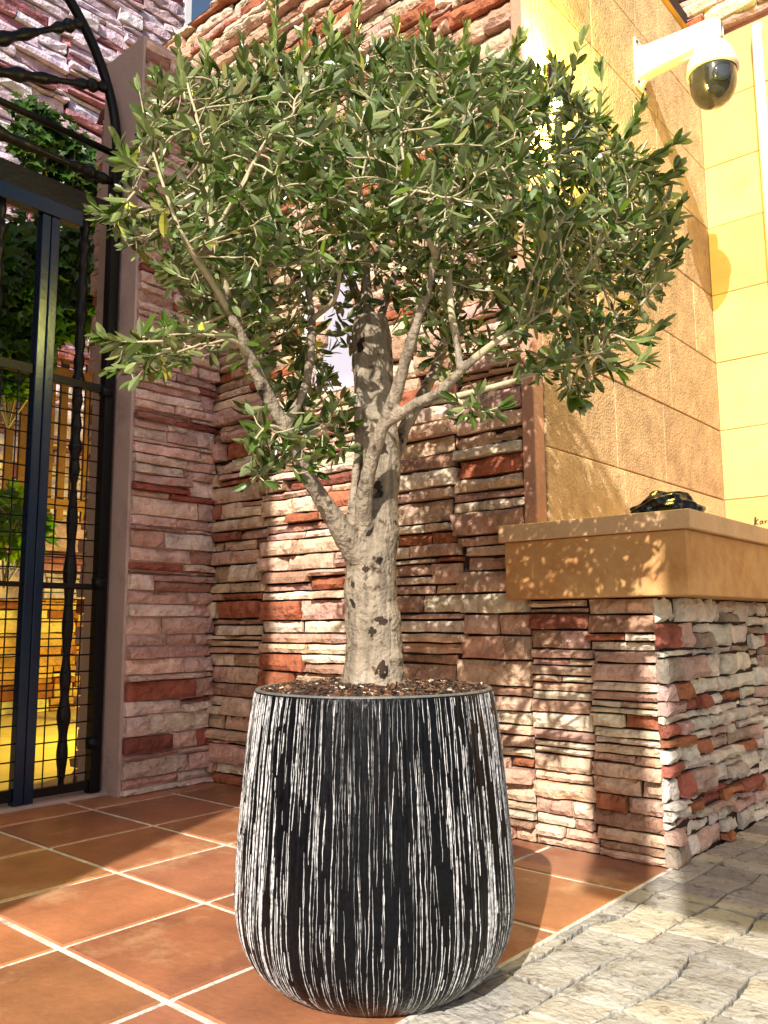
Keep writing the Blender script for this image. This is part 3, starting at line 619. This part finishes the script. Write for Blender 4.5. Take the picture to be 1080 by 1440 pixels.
# knots and root flare
r_ = random.Random(9)
for (x, y, r, d) in ((558,925,13,-.06),(500,940,14,-.05),(535,945,12,-.09),(560,945,11,-.05),(545,760,10,-.05),(512,708,9,-.1)):
    p = atD(x, y, d); thick.tube([p+FH*.012+np.array([0, 0, -.02]), p+FH*.012, p+FH*.012+np.array([0, 0, .02])], [r*px2*.5, r*px2*.85, r*px2*.4], 12)
to = thick.build('trunk', M_bark, tree, smooth=True)
rm = to.modifiers.new('fuse', 'REMESH'); rm.mode = 'VOXEL'; rm.voxel_size = .0042; rm.use_smooth_shade = True
smo = to.modifiers.new('soft', 'SMOOTH'); smo.factor = .6; smo.iterations = 5
tx = bpy.data.textures.new('bark_bumps', 'CLOUDS'); tx.noise_scale = .035; tx.noise_depth = 3
dm = to.modifiers.new('bumps', 'DISPLACE'); dm.texture = tx; dm.strength = .0055; dm.mid_level = .5; dm.texture_coords = 'GLOBAL'
# dark scars
for (x, y, rx, ry, ax) in ((497,848,6,11,.5),(536,872,13,8,0),(523,888,7,9,0),(538,942,9,14,0),(515,800,7,6,0),(498,822,5,6,0),(531,682,10,7,0),(518,746,6,8,0),(553,735,4,5,0),(555,757,4,5,0),(566,915,8,9,0),(533,628,8,16,.2),(508,478,7,5,0),(571,508,6,5,0),(499,775,5,7,0)):
    # a rough little patch set on the bark, facing the open side
    rad_here = 39*px2 if y > 790 else 28*px2
    xx = (x-527)*px2; dep = -math.sqrt(max(.0001, rad_here**2-xx**2)) if y > 640 else -.03
    c = atD(x, y, dep*1.0+.004); V = []; nn = 16; m_ = 5; mb = MB(); rx *= .7; ry *= .75
    ca, sa = math.cos(ax), math.sin(ax)
    for j in range(m_+1):
        for i in range(nn):
            a = 2*math.pi*i/nn; k = (j/m_)*(1+.75*mnoise.noise((math.cos(a)*2.2, math.sin(a)*2.2, x*.3)))
            u_, v_ = rx*px2*k*math.cos(a), ry*px2*k*math.sin(a); u_, v_ = u_*ca-v_*sa, u_*sa+v_*ca
            V.append(c+RH*u_+np.array([0, 0, 1])*v_-FH*(.008*(1-(j/m_)**2)+.004*mnoise.noise((a*2, j, x)))+FH*(u_*u_/(2*rad_here)))
    mb.add(V, [(j*nn+i, j*nn+(i+1) % nn, (j+1)*nn+(i+1) % nn, (j+1)*nn+i) for j in range(m_) for i in range(nn)])
    kn = mb.build('bark_scar', M_knot, tree, smooth=True); sw = kn.modifiers.new('wrap', 'SHRINKWRAP'); sw.target = to; sw.offset = .0012; sw.wrap_mode = 'ABOVE_SURFACE'

# crown by space colonisation
POLY = [(150,300),(172,245),(196,190),(222,140),(262,112),(318,98),(368,78),(410,70),(450,58),(500,50),(545,62),(595,58),(645,66),(700,84),(742,92),(776,128),(812,140),(846,165),(868,196),(900,222),(928,250),(938,290),(952,335),(950,380),(918,432),(880,482),(848,528),(812,560),(780,545),(735,515),(690,500),(640,545),(600,500),(565,450),(530,420),(492,440),(470,500),(478,580),(440,600),(425,645),(385,650),(352,688),(360,620),(372,560),(335,500),(262,515),(185,540),(155,482),(232,460),(268,432),(228,390),(175,345)]
PA = np.array(POLY, float)
def inside(x, y):
    c = False; j = len(PA)-1
    for i in range(len(PA)):
        if (PA[i, 1] > y) != (PA[j, 1] > y) and x < (PA[j, 0]-PA[i, 0])*(y-PA[i, 1])/(PA[j, 1]-PA[i, 1])+PA[i, 0]: c = not c
        j = i
    return c
def edge(x, y):
    P = PA; Q = np.roll(PA, -1, 0); d = Q-P; t = np.clip(((x-P[:, 0])*d[:, 0]+(y-P[:, 1])*d[:, 1])/(d**2).sum(1), 0, 1)
    return np.hypot(P[:, 0]+t*d[:, 0]-x, P[:, 1]+t*d[:, 1]-y).min()
att = []; r_ = random.Random(12)
while len(att) < 5600:
    x, y = r_.uniform(145, 965), r_.uniform(30, 690)
    if not inside(x, y): continue
    e = edge(x, y)
    if y > 330 and 440 < x < 700 and r_.random() < .62: continue
    if y > 420 and x < 480 and r_.random() < .45: continue
    if mnoise.noise((x/55, y/55, 3.3)) < -.16 and r_.random() < .85: continue
    h = .72*math.sqrt(min(1, e/190)); dd = r_.uniform(-h, h)
    if y > 380 and 380 < x < 700: dd = abs(dd)*.9+.02
    elif y > 330 and x > 560: dd = r_.uniform(-h*.45, h)
    if y > 560 and x < 480: dd = r_.uniform(-.16, -.02)
    att.append(atD(x, y, dd))
for (xa, xb, ya, yb, n_, da, db) in ((345, 440, 575, 690, 70, -.26, -.1), (430, 500, 560, 650, 60, -.14, 0.), (635, 700, 555, 590, 28, -.36, -.26), (380, 500, 470, 580, 30, -.1, .3)):
    for _ in range(n_): att.append(atD(r_.uniform(xa, xb), r_.uniform(ya, yb), r_.uniform(da, db)))
att = np.array(att); nodes = [np.array(p) for p in NODES]; par = [-1]*len(nodes); seedn = len(nodes)
NA = np.array(nodes); alive = np.ones(len(att), bool)
dist = np.full(len(att), 1e9); near = np.zeros(len(att), int)
def upd(start):
    new = np.array(nodes[start:])
    if len(new) == 0: return
    for s0 in range(0, len(att), 600):
        d = np.linalg.norm(att[s0:s0+600, None]-new[None], axis=2); j = d.argmin(1); m = d[np.arange(len(j)), j]
        b = m < dist[s0:s0+600]; idx = np.where(b)[0]+s0; dist[idx] = m[b]; near[idx] = j[b]+start
upd(0); STEP = .028
for it in range(75):
    act = alive & (dist < 2.)
    if not act.any(): break
    g = {}
    for i in np.where(act)[0]:
        v = att[i]-nodes[near[i]]; g.setdefault(int(near[i]), []).append(v/(np.linalg.norm(v)+1e-9))
    start = len(nodes)
    for k, vs in g.items():
        d = np.sum(vs, 0); 
        if par[k] >= 0: d = d/len(vs)+.35*(nodes[k]-nodes[par[k]])/STEP
        d = d+RNG.normal(0, .10, 3)+np.array([0, 0, .10]); nn = np.linalg.norm(d)
        if nn < 1e-4: continue
        p = nodes[k]+d/nn*STEP
        nodes.append(p); par.append(k)
    upd(start); alive &= dist > .031
nodes = np.array(nodes); N_ = len(nodes); kids = [0]*N_; wgt = np.ones(N_)
for i in range(N_-1, seedn-1, -1): wgt[par[i]] += wgt[i]; kids[par[i]] += 1
tw = MB()
children = {}
for i in range(seedn, N_): children.setdefault(par[i], []).append(i)
def rad(i): return min(.0100, .0014+.00046*math.sqrt(wgt[i]))
done = set()
for i in range(seedn, N_):
    if i in done: continue
    p = par[i]; chain = [nodes[p]]; rr = [min(rad(i)*1.05, .012)]; k = i
    while True:
        chain.append(nodes[k]); rr.append(rad(k)); done.add(k); c = [q for q in children.get(k, []) if q not in done]
        if not c: break
        k = max(c, key=lambda q: wgt[q])
    tw.tube(chain, rr, 5, cap=False)
for k in BR:
    pts_, rr_, m = BR[k]
    if k in ('T', 'Rdg'): continue
    tw.tube(pts_[max(0, m-3):], rr_[max(0, m-3):], 8)
SHOOT = []
for (x0, y0, x1, y1, dd) in ((262,150,250,62,-.2),(300,120,292,70,-.1),(385,100,388,8,-.1),(420,90,430,38,.1),(497,80,500,18,-.1),(560,90,556,36,.2),(640,90,655,44,.1),(705,110,730,56,.05),(800,150,818,56,-.1),(838,190,846,96,-.05),(880,225,950,200,-.1),(900,260,952,236,-.15),(905,380,958,288,-.2),(900,430,955,350,-.2),(190,270,138,296,-.4),(210,240,165,200,-.35),(215,200,196,128,-.3),(230,480,146,474,-.45),(240,490,162,520,-.42),(840,500,905,508,-.2),(800,525,812,566,-.25),(860,470,930,455,-.2),(340,120,342,60,-.15),(460,80,462,34,0.),(600,80,598,38,.1),(225,150,222,108,-.25),(770,130,778,84,.1),(870,200,900,150,0.)):
    a = atD(x0, y0, dd); b_ = atD(x1, y1, dd-.03); m = a*.5+b_*.5+np.array([0, 0, -.02])+RNG.normal(0, .01, 3)
    P_ = sm([a, m, b_], 7); tw.tube(P_, list(np.linspace(.0045, .0014, len(P_))), 5); SHOOT.append(P_)
tw.build('twigs', M_twig, tree, smooth=True)
# leaves
lm = MB(); r_ = random.Random(77); nl = 0
def leaf(p, d, nrm, L_, W_, c):
    global nl
    d = d/(np.linalg.norm(d)+1e-9); s_ = np.cross(d, nrm); ns = np.linalg.norm(s_)
    if ns < 1e-3: return
    s_ /= ns; n_ = np.cross(s_, d); cv = r_.uniform(-.10, .22)*L_; V = []
    for t, w in ((0, .0), (.22, .72), (.52, 1.), (.82, .70), (1., 0.)):
        c_ = p+d*(L_*t)-n_*(cv*t*t)
        if w == 0: V.append(c_)
        else: V += [c_-s_*W_*w+n_*W_*.28*w, c_, c_+s_*W_*w+n_*W_*.28*w]
    lm.add(V, [(0, 2, 1), (0, 3, 2), (1, 2, 5, 4), (2, 3, 6, 5), (4, 5, 8, 7), (5, 6, 9, 8), (7, 8, 10), (8, 9, 10)], c); nl += 1
for i in range(seedn, N_):
    if wgt[i] > 14: continue
    d = nodes[i]-nodes[par[i]]; d /= np.linalg.norm(d)+1e-9
    a = np.array([r_.gauss(0, 1) for _ in range(3)]); a -= d*(a@d); a /= np.linalg.norm(a)+1e-9
    tip = i not in children
    for sgn in (1, -1):
        if r_.random() < .26: continue
        dirn = d*r_.uniform(.6, 1.3)+sgn*a*r_.uniform(.4, 1.)+np.array([0, 0, .22])
        nrm = d+np.array([r_.gauss(0, .35) for _ in range(3)])+np.array([0, 0, .25])
        L_ = r_.uniform(.036, .072)*(.8 if tip else 1); k = r_.uniform(.5, 1.55); y_ = r_.random()
        c = (k*(1.45 if y_ > .86 else 1.)*r_.uniform(.85, 1.15), k*(1.3 if y_ > .86 else 1.), k*r_.uniform(.7, 1.3))
        if y_ < .03: c = (k*2.6, k*2.1, k*.8)
        leaf(nodes[i]+sgn*a*.002, dirn, nrm, L_, L_*r_.uniform(.145, .20), c)
    if tip:
        for _ in range(3):
            dirn = d+np.array([r_.gauss(0, .33) for _ in range(3)])+np.array([0, 0, .2]); leaf(nodes[i], dirn, np.array([r_.gauss(0, 1), r_.gauss(0, 1), .8]), r_.uniform(.03, .062), r_.uniform(.006, .009), (1.25, 1.25, 1.3))
for k in BR:
    pts_, rr_, m = BR[k]
    if k in ('T', 'Rdg'): continue
    for i in range(int(len(pts_)*.5), len(pts_)):
        for _ in range(3):
            d = np.array([r_.gauss(0, 1), r_.gauss(0, 1), r_.gauss(.5, .8)]); d /= np.linalg.norm(d); kk = r_.uniform(.7, 1.5); q_ = pts_[i]+RNG.normal(0, .006, 3)
            tw2 = q_+d*r_.uniform(.02, .05); leaf(q_+d*rr_[i], d, np.array([r_.gauss(0, 1), r_.gauss(0, 1), .6]), r_.uniform(.036, .07), r_.uniform(.007, .011), (kk, kk, kk*.9))
for P_ in SHOOT:
    a = np.array([r_.gauss(0, 1) for _ in range(3)])
    for i in range(2, len(P_)):
        d = P_[i]-P_[i-1]; d /= np.linalg.norm(d); a = np.cross(d, a); a /= np.linalg.norm(a)+1e-9
        for sgn in (1, -1):
            if r_.random() < .3: continue
            k = r_.uniform(.8, 1.6); leaf(P_[i], d*r_.uniform(.6, 1.5)+sgn*a*r_.uniform(.3, .9), d+np.array([r_.gauss(0, .4) for _ in range(3)]), r_.uniform(.05, .085)*(1-.35*i/len(P_)), r_.uniform(.008, .012), (k*1.1, k*1.1, k*.9))
    for _ in range(3): leaf(P_[-1], d+np.array([r_.gauss(0, .2) for _ in range(3)]), np.array([r_.gauss(0, 1), r_.gauss(0, 1), .8]), r_.uniform(.035, .055), .007, (1.4, 1.4, 1.3))
lm.build('crown', M_leaf, tree)
print('tree nodes', N_, 'leaves', nl)

# ------------------------------------------------------------------ security camera
cy = 4.85; zA = 4.56
cc = empty('security_camera', (XR, cy, zA-.1), 'white dome security camera on a bracket high on the sandstone side wall', 'camera')
mb = MB(); mb.box((XR+.004, cy-.07, zA-.17), (XR+.022, cy+.07, zA+.17))
mb.add([(XR+.022, cy-.02, zA-.16), (XR+.022, cy+.02, zA-.16), (XR+.022, cy+.02, zA-.06), (XR+.022, cy-.02, zA-.06), (XR+.10, cy-.02, zA-.06), (XR+.10, cy+.02, zA-.06)], [(0, 1, 5, 4), (0, 4, 3), (1, 2, 5), (3, 4, 5, 2)])
mb.build('wall_plate', M_cctv, cc, bevel=.006)
for yy in (-.05, .05):
    for zz in (-.14, .14): mb = MB(); mb.tube([(XR+.02, cy+yy, zA+zz), (XR+.028, cy+yy, zA+zz)], .009, 8); mb.build('screw', M_iron, cc)
x1 = -1.47; mb = MB(); n = 24; V = []
prof_ = [(XR+.02, .115, .06), (XR+.08, .105, .058), (-1.62, .085, .055), (-1.53, .083, .055), (x1, .07, .04), (x1+.012, .045, .025)]
def rrect(hz, hy, k=28):
    out = []
    for i in range(k):
        a = 2*math.pi*i/k; c_, s_ = math.cos(a), math.sin(a); e = .45
        out.append((hy*math.copysign(abs(c_)**e, c_), hz*math.copysign(abs(s_)**e, s_)))
    return out
for x, hz, hy in prof_:
    for yy, zz in rrect(hz, hy): V.append((x, cy+yy, zA+zz+(0.0)))
k = 28; mb.add(V, [(j*k+i, j*k+(i+1) % k, (j+1)*k+(i+1) % k, (j+1)*k+i) for j in range(len(prof_)-1) for i in range(k)]+[tuple(range(k)), tuple(len(V)-1-i for i in range(k))])
mb.build('bracket_arm', M_cctv, cc, smooth=True)
ctr = (-1.53, cy)
mb = MB(); lathe(mb, [(.03, zA-.075), (.06, zA-.078), (.10, zA-.10), (0.122, zA-.14), (0.142, zA-.19), (0.150, zA-.235), (0.151, zA-.262), (0.139, zA-.268)], ctr, 48); mb.build('housing', M_cctv, cc, smooth=True)
mb = MB(); lathe(mb, [(0.135, zA-.262), (0.137, zA-.285), (0.136, zA-.33), (0.129, zA-.375), (0.111, zA-.42), (0.083, zA-.452), (0.044, zA-.470), (.003, zA-.474)], ctr, 48)
dome = mb.build('dome', M_dome, cc, smooth=True)
mb = MB(); L0 = np.array([ctr[0]+.074, cy-.092, zA-.345]); dv = np.array([.55, -.75, -.15]); dv /= np.linalg.norm(dv)
mb.tube([L0, L0+dv*.03, L0+dv*.034], [.05, .05, .035], 24); mb.build('lens', mat('lens_glass', (.05, .06, .09), rough=.1, bump=0, metal=.5), dome, smooth=True)
mb = MB(); mb.tube(sm([(-1.62, cy, zA-.085), (-1.68, cy-.02, zA-.11), (-1.74, cy, zA-.085)]), .006, 6); mb.build('cable', M_cctv, cc, smooth=True)

# ------------------------------------------------------------------ wall lamp behind the leaves, lit
lp = atX(778, 122, XR+.12); lw = empty('wall_lamp', (XR, lp[1], lp[2]), 'lit wall lamp glowing at the crown edge on the sandstone side wall', 'lamp')
mb = MB(); mb.box((XR+.002, lp[1]-.05, lp[2]-.09), (XR+.02, lp[1]+.05, lp[2]+.09)); mb.tube([(XR+.02, lp[1], lp[2]), (XR+.09, lp[1], lp[2])], .018, 8); mb.build('mount', M_iron, lw, bevel=.003)
mb = MB(); lathe(mb, [(.052, lp[2]-.10), (.056, lp[2]-.095), (.056, lp[2]+.095), (.052, lp[2]+.10)], (XR+.13, lp[1]), 24); mb.build('shade', M_iron, lw, smooth=True)
for zz in (-.085, .085):
    mb = MB(); lathe(mb, [(.001, lp[2]+zz-.004), (.045, lp[2]+zz-.004), (.045, lp[2]+zz+.004), (.001, lp[2]+zz+.004)], (XR+.13, lp[1]), 20); mb.build('lamp_glass', M_lamp, lw)
def light(name, loc, power, color, spot=None, rot=None, r=.03):
    ld = bpy.data.lights.new(name, 'SPOT' if spot else 'POINT'); ld.energy = power; ld.color = color; ld.shadow_soft_size = r
    if spot: ld.spot_size = math.radians(spot); ld.spot_blend = .6
    o = bpy.data.objects.new(name, ld); col.objects.link(o); o.location = [q*S for q in loc]
    if rot: o.rotation_euler = rot
    return o
LAMP_P = 62
light('lamp_light_upward', (XR+.13, lp[1], lp[2]+.13), LAMP_P, (1, .84, .12))
light('lamp_light_downward', (XR+.13, lp[1], lp[2]-.13), LAMP_P*.6, (1, .84, .2))
# courtyard lantern, out of sight behind the pillar, lights the yard yellow
ll = empty('courtyard_lantern', (-6.2, 4.9, 0), 'lit yellow lantern lighting the courtyard behind the gate pillar', 'lamp')
mb = MB(); mb.tube([(-6.2, 4.9, 0), (-6.2, 4.9, .7)], .03, 8); mb.build('post', M_iron, ll)
mb = MB(); lathe(mb, [(.01, .7), (.08, .72), (.1, .9), (.04, .96), (.005, 1.)], (-6.2, 4.9), 16); mb.build('lamp_glass', M_lamp, ll, smooth=True)
light('courtyard_light', (-6.2, 4.9, 1.15), 110, (1, .82, .12), r=.08)

# ------------------------------------------------------------------ added shadow casters, out of view behind the viewer
nb = empty('shadow_caster_building', (-4.4, -3.2, 0), 'added unseen block with rendered walls behind the viewer, shading the left', 'building')  # unseen block, placed and sized for its shadow on floor and wall
mb = MB(); mb.box((-9.5, -4.4, -.03), (-1.38, -2.5, 9)); mb.build('wall', M_conc, nb)
for x in (-8, -5.6, -3.2):
    for z in (1.6, 5.0): mb = MB(); mb.box((x, -2.51, z), (x+1.1, -2.46, z+1.7)); mb.build('window', M_blue, nb)
um = empty('shadow_screen', (2.2, -1.5, 0), 'added unseen canvas screen with two hanging drops behind the viewer, casting shade', 'shadow_caster')  # unseen screen, added so its drops shade the counter and paving
for x in (.45, 4.6): mb = MB(); mb.tube([(x, -1.56, 4.5 if x < 1 else 0), (x, -1.56, 5.95)], .03, 10); mb.build('post', M_iron, um)
mb = MB(); mb.tube([(.2, -1.56, 5.95), (4.7, -1.56, 5.95)], .03, 8); mb.build('top_rail', M_iron, um)
mb = MB(); mb.box((.28, -1.51, 3.25), (.55, -1.49, 4.48)); mb.build('canvas_drop', M_canvas, um)
mb = MB(); mb.box((.66, -1.51, 3.25), (4.6, -1.49, 5.9)); mb.build('canvas_drop', M_canvas, um)

# ------------------------------------------------------------------ light
EL = math.radians(34); sx_, sy_ = .387, -.922
wd = bpy.data.worlds.new('World'); sc.world = wd; wd.use_nodes = True; nt = wd.node_tree
sky = nt.nodes.new('ShaderNodeTexSky'); sky.sky_type = 'NISHITA'; sky.sun_disc = False; sky.sun_elevation = EL; sky.sun_rotation = math.atan2(sx_, sy_); sky.air_density = 1.; sky.dust_density = 2.5
bg = nt.nodes['Background']; nt.links.new(sky.outputs[0], bg.inputs['Color']); bg.inputs['Strength'].default_value = .080
sd = bpy.data.lights.new('sun', 'SUN'); sd.energy = 4.6; sd.angle = math.radians(.55); sd.color = (1, .92, .80)
so = bpy.data.objects.new('sun', sd); col.objects.link(so)
so.rotation_euler = Vector((sx_*math.cos(EL), sy_*math.cos(EL), math.sin(EL))).to_track_quat('Z', 'Y').to_euler(); so.location = (2, -4, 8)
vs = sc.view_settings; vs.view_transform = 'Standard'; vs.look = 'None'; vs.gamma = 1; vs.exposure = .64
sc.cycles.max_bounces = 8
